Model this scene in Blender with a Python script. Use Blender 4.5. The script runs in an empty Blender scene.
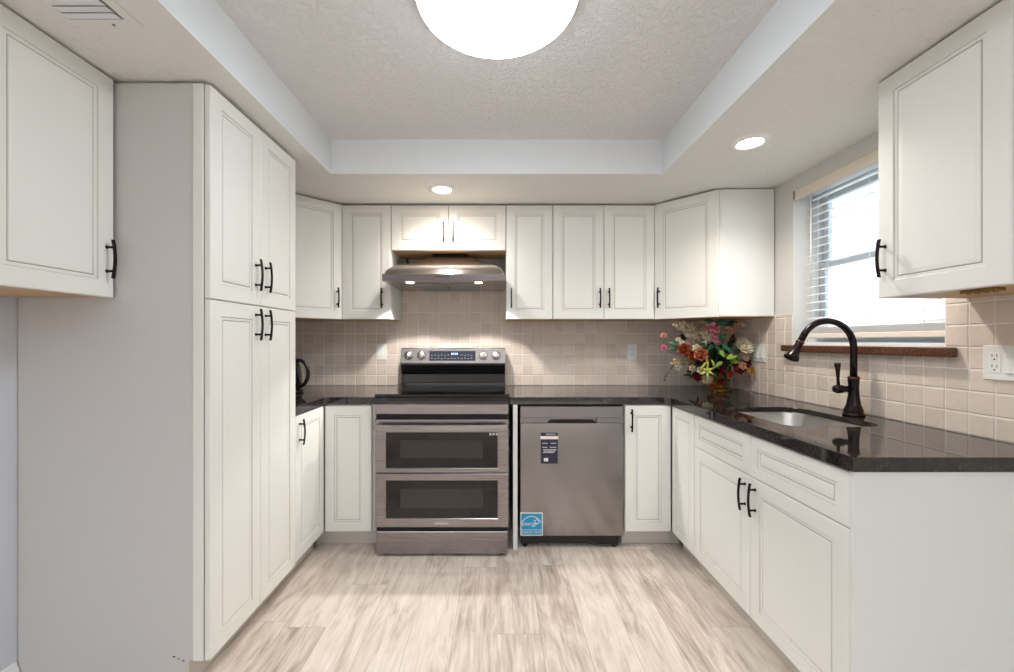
import bpy, bmesh, math, random
from mathutils import Vector, Matrix, Euler
random.seed(7)
S = bpy.context.scene
COL = S.collection
PI = math.pi
def lin(c):
    r = []
    for v in c:
        v = v / 255.0
        r.append(v / 12.92 if v <= .04045 else ((v + .055) / 1.055) ** 2.4)
    return tuple(r) + (1.0,)

# ------------------------------------------------------------------ camera
cam = bpy.data.cameras.new('camera')
cam.sensor_width = 36.0
cam.lens = 36.0 * 414.7 / 1014
cam.shift_x = 10.0 / 1014
cam.shift_y = 5.0 / 1014
cam.clip_start = .02
co = bpy.data.objects.new('camera', cam)
co.location = (0, 0, 1.222)
co.rotation_euler = (PI / 2, 0, 0)
COL.objects.link(co)
S.camera = co

# ------------------------------------------------------------------ world, exposure
S.view_settings.view_transform = 'Standard'
S.view_settings.look = 'None'
S.view_settings.gamma = 1.0
S.view_settings.use_curve_mapping = False
S.view_settings.exposure = 2.06
W = bpy.data.worlds.new('world')
S.world = W
W.use_nodes = True
wb = W.node_tree.nodes['Background']
wb.inputs[0].default_value = (.84, .925, 1.0, 1)
wb.inputs[1].default_value = 1.45
LAMP = 5.6          # round tray lamp
CAN = 14.0          # recessed lamps
HOODL = 5.0         # hood lamps

# ------------------------------------------------------------------ room numbers
XL, XR, YB = -1.686, 1.668, 3.094       # left, right, back wall
YO = -1.6                               # open end of the kitchen
ZC = 2.140                              # soffit
TL, TR, TB, TF, ZT = -.915, .912, 2.278, .27, 2.329   # tray
ZK, TK = .891, .042                     # counter top, thickness
WY0, WY1, WZ0, WZ1 = 1.5406, 2.337, 1.203, 2.066       # window opening
WT = .16                                # wall thickness at the window

# ------------------------------------------------------------------ materials
def mat(name, col, rough=.5, metal=0.0, spec=None, **kw):
    m = bpy.data.materials.new(name)
    m.use_nodes = True
    b = m.node_tree.nodes['Principled BSDF']
    b.inputs['Base Color'].default_value = col if len(col) == 4 else lin(col)
    b.inputs['Roughness'].default_value = rough
    b.inputs['Metallic'].default_value = metal
    if spec is not None: b.inputs['Specular IOR Level'].default_value = spec
    for k, v in kw.items():
        b.inputs[k.replace('_', ' ')].default_value = v
    return m
def nd(m, t, **kw):
    n = m.node_tree.nodes.new(t)
    for k, v in kw.items(): setattr(n, k, v)
    return n
def lk(m, a, ao, b, bi): m.node_tree.links.new(a.outputs[ao], b.inputs[bi])
def P(m): return m.node_tree.nodes['Principled BSDF']
def coords(m, scale=(1, 1, 1), src='Object', loc=(0, 0, 0)):
    tc = nd(m, 'ShaderNodeTexCoord'); mp = nd(m, 'ShaderNodeMapping')
    mp.inputs['Scale'].default_value = scale; mp.inputs['Location'].default_value = loc
    lk(m, tc, src, mp, 0)
    return mp
def noise(m, mp, scale, detail=3, rough=.5, dist=0):
    n = nd(m, 'ShaderNodeTexNoise')
    n.inputs['Scale'].default_value = scale; n.inputs['Detail'].default_value = detail
    n.inputs['Roughness'].default_value = rough; n.inputs['Distortion'].default_value = dist
    lk(m, mp, 0, n, 'Vector')
    return n
def ramp(m, src, out, stops):
    r = nd(m, 'ShaderNodeValToRGB'); e = r.color_ramp.elements
    e[0].position, e[0].color = stops[0][0], lin(stops[0][1])
    e[1].position, e[1].color = stops[-1][0], lin(stops[-1][1])
    for p, c in stops[1:-1]:
        x = e.new(p); x.color = lin(c)
    lk(m, src, out, r, 0)
    return r
def bump(m, src, out, dist, strength=1.0):
    b = nd(m, 'ShaderNodeBump'); b.inputs['Distance'].default_value = dist
    b.inputs['Strength'].default_value = strength
    lk(m, src, out, b, 'Height'); lk(m, b, 0, P(m), 'Normal')
    return b

M = {}
M['cab'] = mat('cream_lacquer', (233, 232, 226), .42, spec=.35)
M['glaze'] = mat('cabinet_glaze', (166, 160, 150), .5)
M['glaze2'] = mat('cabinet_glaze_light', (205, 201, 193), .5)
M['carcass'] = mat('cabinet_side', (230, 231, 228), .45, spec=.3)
M['ply'] = mat('maple_ply', (205, 168, 120), .55)
mp = coords(M['ply'], (3, 40, 40)); n_ = noise(M['ply'], mp, 3, 3)
r_ = ramp(M['ply'], n_, 0, [(.3, (178, 140, 96)), (.7, (216, 182, 136))]); lk(M['ply'], r_, 0, P(M['ply']), 0)
M['toe'] = mat('toe_kick', (205, 200, 192), .5)
M['bronze'] = mat('oil_bronze', (46, 38, 40), .27, .85)
M['bronze_edge'] = mat('worn_bronze', (120, 78, 58), .35, .9)
M['wall'] = mat('wall_paint', (214, 211, 206), .7, spec=.2)
M['wall_l'] = mat('left_wall_paint', (206, 208, 214), .7, spec=.2)
M['white'] = mat('white_plastic', (238, 236, 230), .35)
M['trimw'] = mat('white_trim', (235, 236, 236), .4)
M['tray'] = mat('tray_paint', (226, 229, 231), .6, spec=.2)
M['black'] = mat('black_plastic', (18, 18, 20), .3)
M['dark'] = mat('dark_gap', (22, 20, 20), .7)
M['brass'] = mat('brass', (176, 138, 70), .3, 1.0)
M['hinge'] = mat('hinge_metal', (150, 125, 75), .35, 1.0)
# textured ceiling
def ceiling_mat(name, col, d, sc):
    m = mat(name, col, .85, spec=.1)
    mp = coords(m, (1, 1, 1))
    a = noise(m, mp, sc, 4, .55, .9)
    b = noise(m, mp, sc * 2.6, 3, .6, 1.6)
    r1 = nd(m, 'ShaderNodeMapRange'); r1.inputs[1].default_value = .47; r1.inputs[2].default_value = .56
    lk(m, a, 0, r1, 0)
    mx = nd(m, 'ShaderNodeMath', operation='MULTIPLY'); lk(m, r1, 0, mx, 0); lk(m, b, 0, mx, 1)
    bump(m, mx, 0, d)
    return m
M['ceil'] = ceiling_mat('knockdown_ceiling', (234, 232, 231), .0034, 48)
M['soffit'] = ceiling_mat('soffit_ceiling', (232, 230, 225), .0018, 44)
# granite
g = M['granite'] = mat('black_granite', (30, 28, 28), .045, spec=.75)
mp = coords(g)
v = noise(g, mp, 420, 4, .75); v2 = noise(g, mp, 150, 3, .6)
mx = nd(g, 'ShaderNodeMath', operation='MULTIPLY'); lk(g, v, 0, mx, 0); lk(g, v2, 0, mx, 1)
r_ = ramp(g, mx, 0, [(.16, (10, 10, 11)), (.27, (34, 31, 30)), (.36, (78, 68, 60)), (.46, (130, 112, 96))])
lk(g, r_, 0, P(g), 0)
# steels
def steel(name, col, rough, axis, bstr=.00025):
    m = mat(name, col, rough, 1.0)
    sc = {'x': (1.5, 260, 260), 'z': (260, 260, 1.5), 'y': (260, 1.5, 260)}[axis]
    mp = coords(m, sc); n = noise(m, mp, 1, 3, .6)
    rr = nd(m, 'ShaderNodeMapRange'); rr.inputs[3].default_value = rough * .75; rr.inputs[4].default_value = rough * 1.35
    lk(m, n, 0, rr, 0); lk(m, rr, 0, P(m), 'Roughness')
    bump(m, n, 0, bstr, .6)
    return m
M['bsteel'] = steel('black_stainless', (152, 146, 145), .25, 'x', .00003)
M['dwsteel'] = steel('dark_stainless', (144, 141, 141), .15, 'z', .00004)
M['hsteel'] = steel('hood_stainless', (178, 170, 166), .22, 'x', .00006)
M['csteel'] = steel('console_steel', (168, 164, 162), .25, 'x', .00006)
M['ssink'] = steel('sink_steel', (205, 202, 196), .3, 'y', .00003)
M['chrome'] = mat('chrome', (215, 213, 210), .12, 1.0)
M['bglass'] = mat('black_glass', (9, 9, 10), .04, spec=.7)
M['oglass'] = mat('oven_glass', (24, 17, 15), .05, spec=.5)
M['oinner'] = mat('oven_inner_pane', (52, 46, 40), .08, spec=.5)
M['disp'] = mat('display_glass', (38, 42, 52), .12)
M['led'] = mat('display_digits', (150, 175, 210), .4, Emission_Color=lin((150, 190, 240)), Emission_Strength=.15)
M['print'] = mat('white_print', (225, 225, 225), .5)
M['print_dim'] = mat('grey_print', (120, 124, 132), .5)
M['navy'] = mat('navy_label', (34, 35, 60), .4)
M['pinkp'] = mat('pale_label', (236, 226, 222), .5)
M['blue'] = mat('energy_blue', (30, 150, 196), .4)
M['mesh'] = steel('filter_steel', (160, 158, 156), .4, 'y')
def emis(name, col, st):
    return mat(name, col, .5, Emission_Color=lin(col), Emission_Strength=st)
M['lampd'] = emis('lamp_diffuser', (236, 246, 255), LAMP)
M['canl'] = emis('can_lens', (255, 236, 212), CAN)
M['hoodl'] = emis('hood_lens', (255, 244, 226), HOODL)
# tile
t = M['tile'] = mat('beige_tile', (200, 180, 160), .32, spec=.4)
at = nd(t, 'ShaderNodeAttribute', attribute_name='tint'); mp = coords(t)
n = noise(t, mp, 38, 4, .65)
ad = nd(t, 'ShaderNodeMath', operation='MULTIPLY_ADD'); ad.inputs[1].default_value = .55
lk(t, at, 'Fac', ad, 0)
n2 = nd(t, 'ShaderNodeMath', operation='MULTIPLY'); n2.inputs[1].default_value = .5; lk(t, n, 0, n2, 0)
lk(t, n2, 0, ad, 2)
r_ = ramp(t, ad, 0, [(.1, (210, 194, 180)), (.5, (221, 206, 192)), (.9, (230, 216, 203))])
lk(t, r_, 0, P(t), 0); bump(t, n, 0, .0012)
M['grout'] = mat('tile_grout', (240, 235, 228), .85)
# floor planks
f = M['floor'] = mat('vinyl_plank', (205, 190, 175), .38, spec=.35)
tc = nd(f, 'ShaderNodeTexCoord'); sp = nd(f, 'ShaderNodeSeparateXYZ'); cb = nd(f, 'ShaderNodeCombineXYZ')
lk(f, tc, 'Object', sp, 0); lk(f, sp, 0, cb, 1)
dv = nd(f, 'ShaderNodeMath', operation='DIVIDE'); dv.inputs[1].default_value = .182; lk(f, sp, 0, dv, 0)
fl_ = nd(f, 'ShaderNodeMath', operation='FLOOR'); lk(f, dv, 0, fl_, 0)
wn = nd(f, 'ShaderNodeTexWhiteNoise', noise_dimensions='1D'); lk(f, fl_, 0, wn, 'W')
ma = nd(f, 'ShaderNodeMath', operation='MULTIPLY_ADD'); ma.inputs[1].default_value = 1.22; lk(f, wn, 'Value', ma, 0); lk(f, sp, 1, ma, 2); lk(f, ma, 0, cb, 0)
br = nd(f, 'ShaderNodeTexBrick'); br.offset = 0; br.offset_frequency = 2
br.inputs['Color1'].default_value = (0, 0, 0, 1); br.inputs['Color2'].default_value = (1, 1, 1, 1)
br.inputs['Mortar'].default_value = (.5, .5, .5, 1)
br.inputs['Scale'].default_value = 1; br.inputs['Mortar Size'].default_value = .0009; br.inputs['Mortar Smooth'].default_value = .3
br.inputs['Brick Width'].default_value = 1.22; br.inputs['Row Height'].default_value = .182
lk(f, cb, 0, br, 'Vector')
gm = nd(f, 'ShaderNodeMapping'); gm.inputs['Scale'].default_value = (9, 2.2, 1); lk(f, tc, 'Object', gm, 0)
sc = nd(f, 'ShaderNodeVectorMath', operation='SCALE'); sc.inputs['Scale'].default_value = 23.0
lk(f, br, 'Color', sc, 0)
av = nd(f, 'ShaderNodeVectorMath', operation='ADD'); lk(f, gm, 0, av, 0); lk(f, sc, 0, av, 1)
g1 = nd(f, 'ShaderNodeTexNoise'); g1.inputs['Scale'].default_value = 1.0; g1.inputs['Detail'].default_value = 6
g1.inputs['Roughness'].default_value = .62; g1.inputs['Distortion'].default_value = 1.8; lk(f, av, 0, g1, 'Vector')
gm2 = nd(f, 'ShaderNodeMapping'); gm2.inputs['Scale'].default_value = (80, 6, 1); lk(f, tc, 'Object', gm2, 0)
av2 = nd(f, 'ShaderNodeVectorMath', operation='ADD'); lk(f, gm2, 0, av2, 0); lk(f, sc, 0, av2, 1)
g2 = nd(f, 'ShaderNodeTexNoise'); g2.inputs['Scale'].default_value = 1.0; g2.inputs['Detail'].default_value = 3; lk(f, av2, 0, g2, 'Vector')
m1 = nd(f, 'ShaderNodeMath', operation='MULTIPLY_ADD'); m1.inputs[1].default_value = .32; lk(f, g2, 0, m1, 0)
m0 = nd(f, 'ShaderNodeMath', operation='MULTIPLY'); m0.inputs[1].default_value = .66; lk(f, g1, 0, m0, 0); lk(f, m0, 0, m1, 2)
s2 = nd(f, 'ShaderNodeSeparateXYZ'); lk(f, br, 'Color', s2, 0)
m2 = nd(f, 'ShaderNodeMath', operation='MULTIPLY_ADD'); m2.inputs[1].default_value = .11; lk(f, s2, 0, m2, 0); lk(f, m1, 0, m2, 2)
r_ = ramp(f, m2, 0, [(.34, (158, 142, 130)), (.44, (188, 172, 159)), (.55, (212, 198, 186)), (.72, (228, 217, 206))])
mm = nd(f, 'ShaderNodeMixRGB'); mm.inputs[2].default_value = lin((158, 144, 130))
lk(f, br, 'Fac', mm, 0); lk(f, r_, 0, mm, 1); lk(f, mm, 0, P(f), 0)
bump(f, m1, 0, .0006)

# ------------------------------------------------------------------ mesh builder
class MB:
    def __init__(s): s.v = []; s.f = []; s.m = []; s.sm = []; s.mi = 0; s.x = Matrix()
    def add(s, vs, fs, smooth=False):
        o = len(s.v)
        s.v += [tuple(s.x @ Vector(v)) for v in vs]
        for f_ in fs:
            s.f.append(tuple(i + o for i in f_)); s.m.append(s.mi); s.sm.append(smooth)
        return s
    def box(s, x0, x1, y0, y1, z0, z1, b=0.0):
        if x0 > x1: x0, x1 = x1, x0
        if y0 > y1: y0, y1 = y1, y0
        if z0 > z1: z0, z1 = z1, z0
        if b <= 0:
            return s.add([(x0,y0,z0),(x1,y0,z0),(x1,y1,z0),(x0,y1,z0),(x0,y0,z1),(x1,y0,z1),(x1,y1,z1),(x0,y1,z1)],
                  [(0,3,2,1),(4,5,6,7),(0,1,5,4),(1,2,6,5),(2,3,7,6),(3,0,4,7)])
        bm = bmesh.new()
        bmesh.ops.create_cube(bm, size=1, matrix=Matrix.Translation(((x0+x1)/2,(y0+y1)/2,(z0+z1)/2)) @ Matrix.Diagonal((x1-x0,y1-y0,z1-z0,1)))
        bmesh.ops.bevel(bm, geom=bm.edges[:], offset=min(b, .49*min(x1-x0,y1-y0,z1-z0)), segments=2, affect='EDGES', profile=.5)
        return s.bm(bm)
    def bm(s, bm, smooth=False):
        bm.verts.index_update()
        s.add([v.co[:] for v in bm.verts], [tuple(v.index for v in f_.verts) for f_ in bm.faces], smooth)
        bm.free(); return s
    def loft(s, rings, cap=(True, True), smooth=False, closed=True):
        n = len(rings[0]); vs = [p for r in rings for p in r]; fs = []
        for i in range(len(rings) - 1):
            for j in range(n if closed else n - 1):
                k = (j + 1) % n
                fs.append((i*n+j, i*n+k, (i+1)*n+k, (i+1)*n+j))
        s.add(vs, fs, smooth)
        o = []
        if cap[0]: o.append(tuple(reversed(range(n))))
        if cap[1]: o.append(tuple(range((len(rings)-1)*n, len(rings)*n)))
        if o:
            base = len(s.v) - len(vs)
            for f_ in o: s.f.append(tuple(i + base for i in f_)); s.m.append(s.mi); s.sm.append(False)
        return s
    def lathe(s, prof, c=(0,0,0), n=32, smooth=True, axis='z', cap=(True, True)):
        rings = []
        for r, z in prof:
            ring = []
            for i in range(n):
                a = 2*PI*i/n; p = (r*math.cos(a), r*math.sin(a), z)
                if axis == 'y': p = (p[0], -p[2], p[1])     # axis points to -y
                if axis == 'x': p = (p[2], p[0], p[1])
                ring.append((c[0]+p[0], c[1]+p[1], c[2]+p[2]))
            rings.append(ring)
        return s.loft(rings, cap, smooth)
    def tube(s, pts, rad, n=14, smooth=True, cap=(True, True), flat=None):
        pts = [Vector(p) for p in pts]
        R = rad if isinstance(rad, (list, tuple)) else [rad]*len(pts)
        rings = []; up = None
        for i, p in enumerate(pts):
            d = (pts[min(i+1, len(pts)-1)] - pts[max(i-1, 0)]).normalized()
            if up is None:
                up = Vector((0,0,1)) if abs(d.z) < .9 else Vector((0,1,0))
            up = (up - d*up.dot(d)).normalized(); w = d.cross(up)
            k = flat or 1.0
            rings.append([tuple(p + (w*math.cos(2*PI*j/n) + up*math.sin(2*PI*j/n)*k)*R[i]) for j in range(n)])
        return s.loft(rings, cap, smooth)
    def prism(s, poly, h0, h1, plane='xy'):
        def q(p, h): return {'xy': (p[0],p[1],h), 'xz': (p[0],h,p[1]), 'yz': (h,p[0],p[1])}[plane]
        n = len(poly)
        return s.add([q(p,h0) for p in poly]+[q(p,h1) for p in poly],
                     [tuple(range(n))[::-1], tuple(range(n,2*n))]+[(i,(i+1)%n,n+(i+1)%n,n+i) for i in range(n)])
    def build(s, name, mats, parent=None, loc=None, rot=None, bevel=0, fix=True):
        me = bpy.data.meshes.new(name)
        me.from_pydata(s.v, [], s.f)
        if not isinstance(mats, (list, tuple)): mats = [mats]
        for m_ in mats: me.materials.append(m_)
        me.polygons.foreach_set('material_index', s.m)
        me.polygons.foreach_set('use_smooth', s.sm)
        if fix:
            bm = bmesh.new(); bm.from_mesh(me); bmesh.ops.recalc_face_normals(bm, faces=bm.faces); bm.to_mesh(me); bm.free()
        me.update()
        o = bpy.data.objects.new(name, me); COL.objects.link(o)
        if parent: o.parent = parent
        if loc: o.location = loc
        if rot: o.rotation_euler = rot
        if bevel:
            md = o.modifiers.new('bevel', 'BEVEL'); md.width = bevel; md.segments = 2; md.limit_method = 'ANGLE'
        return o
def thing(name, label, cat, loc=(0,0,0), rotz=0, group=None):
    o = bpy.data.objects.new(name, None); COL.objects.link(o)
    o.empty_display_size = .05
    o.location = loc; o.rotation_euler = (0, 0, rotz); o['label'] = label; o['category'] = cat
    if group: o['group'] = group
    return o
def tag(o, label, cat, group=None):
    o['label'] = label; o['category'] = cat
    if group: o['group'] = group
    return o
def struct(o): o['kind'] = 'structure'; return o
def text(body, size, mat_, parent, mtx, name='lettering', shear=0, ext=.0002):
    cu = bpy.data.curves.new(name, 'FONT'); cu.body = body; cu.size = size; cu.align_x = 'CENTER'; cu.align_y = 'CENTER'
    cu.extrude = ext; cu.shear = shear
    tmp = bpy.data.objects.new('tmp', cu); COL.objects.link(tmp)
    bpy.context.view_layer.update()
    me = bpy.data.meshes.new_from_object(tmp.evaluated_get(bpy.context.evaluated_depsgraph_get()))
    bpy.data.objects.remove(tmp)
    me.transform(mtx); me.materials.clear(); me.materials.append(mat_); me.name = name
    o = bpy.data.objects.new(name, me); COL.objects.link(o); o.parent = parent
    return o
def front(x, y, z): return Matrix.Translation((x, y, z)) @ Matrix.Rotation(PI/2, 4, 'X')   # text facing -y

# ------------------------------------------------------------------ room shell
def add_plane_room():
    b = MB(); b.box(XL-.12, XR+.4, YO, YB+.15, -.1, 0); struct(b.build('floor', M['floor']))
    b = MB(); b.box(TL, TR, TF, TB, ZT, ZT+.1); struct(b.build('ceiling', M['ceil']))
    b = MB()       # soffit ring with drop faces
    b.box(XL, TL, YO, YB, ZC, ZT+.1); b.box(TR, XR, YO, YB, ZC, ZT+.1)
    b.box(TL, TR, TB, YB, ZC, ZT+.1); b.box(TL, TR, YO, TF, ZC, ZT+.1)
    o = b.build('ceiling_soffit', [M['soffit'], M['tray']])
    for p in o.data.polygons:
        if abs(p.normal.z) < .5: p.material_index = 1
    struct(o)
    b = MB(); b.box(XL-.12, XL, YO, YB+.15, 0, ZT+.1); struct(b.build('wall_left', M['wall_l']))
    b = MB(); b.box(XL, XR, YB, YB+.15, 0, ZT+.1); struct(b.build('wall_back', M['wall']))
    b = MB()
    x0, x1 = XR, XR+WT
    b.box(x0, x1, YO, YB+.15, 0, WZ0); b.box(x0, x1, YO, YB+.15, WZ1, ZT+.1)
    b.box(x0, x1, YO, WY0, WZ0, WZ1); b.box(x0, x1, WY1, YB+.15, WZ0, WZ1)
    struct(b.build('wall_right', M['wall']))
    b = MB()
    b.prism([(XL, 0), (XL+.014, 0), (XL+.014, .075), (XL+.008, .085), (XL+.006, .095), (XL, .1)], YO, 1.452, 'xz')
    struct(b.build('baseboard_left', M['trimw']))
add_plane_room()
b = MB()        # unseen wall added behind the camera, dark to give steel reflections contrast
b.box(-4.5, 4.5, -3.7, -3.6, 0, 2.44)
struct(b.build('wall_for_reflections', mat('reflection_taupe', (140, 128, 120), .8)))
b = MB(); b.box(-4.5, 4.5, -3.7, YO-.001, -.1, 0); struct(b.build('floor', M['floor']))

# tiles: real bevelled tiles on a grout bed
def tiles(name, mapf, u0, u1, v0, v1, holes, phase=0.0, pitch=.0776):
    b = MB(); rnd = random.Random(3); tints = []
    g = .0021; th = .0072; bv = .0024
    def blocked(a0, a1, c0, c1):
        return any(a0 < h[1] and a1 > h[0] and c0 < h[3] and c1 > h[2] for h in holes)
    b.mi = 1
    # grout bed in strips around the holes
    us = sorted({u0, u1, *[h[0] for h in holes], *[h[1] for h in holes]}); vs = sorted({v0, v1, *[h[2] for h in holes], *[h[3] for h in holes]})
    us = [u for u in us if u0 <= u <= u1]; vs = [v_ for v_ in vs if v0 <= v_ <= v1]
    for i in range(len(us)-1):
        for j in range(len(vs)-1):
            if not blocked(us[i]+1e-5, us[i+1]-1e-5, vs[j]+1e-5, vs[j+1]-1e-5):
                q = [mapf(u, v_, d) for d in (0, .0045) for u, v_ in ((us[i],vs[j]),(us[i+1],vs[j]),(us[i+1],vs[j+1]),(us[i],vs[j+1]))]
                b.add(q, [(0,1,2,3),(4,5,6,7),(0,1,5,4),(1,2,6,5),(2,3,7,6),(3,0,4,7)]); tints += [.5]*6
    b.mi = 0
    nu0 = math.floor((u0-phase)/pitch); nu1 = math.ceil((u1-phase)/pitch)
    nv1 = math.ceil((v1-v0)/pitch)
    for i in range(nu0, nu1+1):
        for j in range(nv1):
            a0, a1 = phase+i*pitch+g, phase+(i+1)*pitch-g; c0, c1 = v0+j*pitch+g, v0+(j+1)*pitch-g
            a0 = max(a0, u0); a1 = min(a1, u1); c1 = min(c1, v1)
            cells = [(a0, a1, c0, c1)]
            for h in holes:
                nc = []
                for (p0, p1, q0, q1) in cells:
                    if not (p0 < h[1] and p1 > h[0] and q0 < h[3] and q1 > h[2]): nc.append((p0,p1,q0,q1)); continue
                    if p0 < h[0]: nc.append((p0, h[0], q0, q1))
                    if p1 > h[1]: nc.append((h[1], p1, q0, q1))
                    if q0 < h[2]: nc.append((max(p0,h[0]), min(p1,h[1]), q0, h[2]))
                    if q1 > h[3]: nc.append((max(p0,h[0]), min(p1,h[1]), h[3], q1))
                cells = nc
            for (p0, p1, q0, q1) in cells:
                if p1-p0 < .008 or q1-q0 < .008: continue
                tt = rnd.random(); z = rnd.uniform(-.0004, .0004)
                r0 = [(p0,q0),(p1,q0),(p1,q1),(p0,q1)]; r1 = [(p0+bv,q0+bv),(p1-bv,q0+bv),(p1-bv,q1-bv),(p0+bv,q1-bv)]
                vv = [mapf(u, v_, .003) for u, v_ in r0]+[mapf(u, v_, th-.0015+z) for u, v_ in r0]+[mapf(u, v_, th+z) for u, v_ in r1]
                b.add(vv, [(0,1,5,4),(1,2,6,5),(2,3,7,6),(3,0,4,7),(4,5,9,8),(5,6,10,9),(6,7,11,10),(7,4,8,11),(8,9,10,11)])
                tints += [tt]*9
    o = b.build(name, [M['tile'], M['grout']], fix=True)
    a = o.data.attributes.new('tint', 'FLOAT', 'FACE')
    a.data.foreach_set('value', tints)
    return struct(o)
tiles('wall_back_tile', lambda u, v, d: (u, YB-d, v), XL, XR, ZK, 1.62, [(XL, -.712, 1.378, 1.7), (.066, XR, 1.378, 1.7)], phase=XR-.004)
tiles('wall_right_tile', lambda u, v, d: (XR-d, u, v), .9, YB-.007, ZK, 1.378,
      [(WY0, WY1, WZ0-.004, 2.2)], phase=1.3835)

# ------------------------------------------------------------------ window
w1 = bpy.data.objects.new('window_1', None); COL.objects.link(w1); w1.location = (XR+.125, (WY0+WY1)/2, WZ0); struct(w1)
def wpart(b, name, m_):
    for i, v_ in enumerate(b.v): b.v[i] = (v_[0]-w1.location.x, v_[1]-w1.location.y, v_[2]-w1.location.z)
    return b.build(name, m_, w1)
M['vinyl'] = mat('window_vinyl', (206, 214, 220), .4)
b = MB()
x0, x1 = XR+.105, XR+.158
for a in ((WY0, WY0+.045, WZ0, WZ1), (WY1-.045, WY1, WZ0, WZ1), (WY0+.045, WY1-.045, WZ0, WZ0+.045), (WY0+.045, WY1-.045, WZ1-.045, WZ1)):
    b.box(x0, x1, a[0], a[1], a[2], a[3], .004)
wpart(b, 'window_frame', M['vinyl'])
b = MB()
ZM = 1.632
for (z0, z1, xx) in ((WZ0+.045, ZM+.018, XR+.112), (ZM-.018, WZ1-.045, XR+.132)):
    ya, yb = WY0+.046, WY1-.046
    b.box(xx, xx+.022, ya, ya+.04, z0, z1, .003); b.box(xx, xx+.022, yb-.04, yb, z0, z1, .003)
    b.box(xx, xx+.022, ya+.04, yb-.04, z0, z0+.036, .003); b.box(xx, xx+.022, ya+.04, yb-.04, z1-.036, z1, .003)
wpart(b, 'window_sash', M['vinyl'])
gl = bpy.data.materials.new('window_glass'); gl.use_nodes = True; nt = gl.node_tree; nt.nodes.clear()
go = nt.nodes.new('ShaderNodeOutputMaterial'); gt = nt.nodes.new('ShaderNodeBsdfTransparent'); gg = nt.nodes.new('ShaderNodeBsdfGlossy')
gx = nt.nodes.new('ShaderNodeMixShader'); gx.inputs[0].default_value = .06; gg.inputs['Roughness'].default_value = .02
gt.inputs[0].default_value = (.95, .98, .98, 1)
nt.links.new(gt.outputs[0], gx.inputs[1]); nt.links.new(gg.outputs[0], gx.inputs[2]); nt.links.new(gx.outputs[0], go.inputs[0])
b = MB(); b.box(XR+.121, XR+.125, WY0+.08, WY1-.08, WZ0+.07, ZM+.0); b.box(XR+.141, XR+.145, WY0+.08, WY1-.08, ZM+.0, WZ1-.07)
wpart(b, 'window_pane', gl)
b = MB(); b.box(XR+.001, XR+.105, WY0, WY1, WZ0-.004, WZ0+.012, .002)
wpart(b, 'window_stool', M['trimw'])
ms = mat('brown_granite_ledge', (96, 60, 42), .3)
mp = coords(ms); n = noise(ms, mp, 140, 4, .7); r_ = ramp(ms, n, 0, [(.3, (34, 20, 15)), (.5, (86, 50, 32)), (.7, (130, 86, 58))]); lk(ms, r_, 0, P(ms), 0)
b = MB(); b.box(XR-.048, XR-.0075, 1.492, 2.372, 1.163, 1.199, .006)
tag(b.build('window_ledge', ms), 'brown granite ledge running along the wall under the window', 'ledge')

# blind
bl = thing('window_blind', 'white horizontal slatted blind hanging inside the window over the sink', 'blind', (XR+.045, (WY0+WY1)/2, WZ1))
M['slat'] = mat('blind_slat', (244, 244, 242), .45)
_m = M['slat']; _tr = nd(_m, 'ShaderNodeBsdfTranslucent'); _tr.inputs[0].default_value = lin((240, 240, 240)); _mx = nd(_m, 'ShaderNodeMixShader'); _mx.inputs[0].default_value = .3
lk(_m, P(_m), 0, _mx, 1); lk(_m, _tr, 0, _mx, 2); lk(_m, _mx, 0, _m.node_tree.nodes['Material Output'], 0)
hb = (WY1-WY0)/2 - .008
b = MB(); b.box(-.047, -.036, -hb+.001, hb-.001, -.058, -.001, .003)
b.box(-.047, -.02, hb-.012, hb-.001, -.058, -.001, .002)
b.build('valance', mat('valance_paint', (226, 216, 204), .5), bl)
b = MB(); b.box(-.03, .03, -hb, hb, -.05, -.004, .003); b.build('head_rail', M['slat'], bl)
b = MB(); tilt = math.radians(13)
zz = -.082; zs = []
while zz > -.765: zs.append(zz); zz -= .0425
for z in zs:
    dx, dz = .0245*math.cos(tilt), .0245*math.sin(tilt)
    rings = []
    for y in (-hb, hb-.066):
        rings.append([(-dx, y, z-dz), (0, y, z+.002), (dx, y, z+dz), (dx, y, z+dz-.0028), (0, y, z-.0008), (-dx, y, z-dz-.0028)])
    b.loft(rings)
zz = -.772
for k in range(8):
    b.box(-.0245, .0245, -hb, hb-.066, zz-.0028, zz, 0); zz -= .0038
b.build('slats', M['slat'], bl)
b = MB(); b.box(-.027, .026, -hb, hb-.066, zz-.026, zz-.001, .004); b.build('bottom_rail', mat('rail_ivory', (238, 226, 210), .45), bl)
zb = zz-.01
b = MB()
for y in (-hb+.09, -.06, hb-.15):
    for x in (-.026, .0265):
        b.box(x-.0006, x+.0006, y-.001, y+.001, zb, -.05)
    for z in zs: b.box(-.026, .0265, y-.0006, y+.0006, z-.005, z-.0043)
b.build('ladder_cords', M['slat'], bl)
b = MB(); b.tube([(-.033, hb-.11, -.05), (-.034, hb-.11, -.3), (-.034, hb-.11, -.52)], .0035, 8); b.build('tilt_wand', M['white'], bl)

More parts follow.
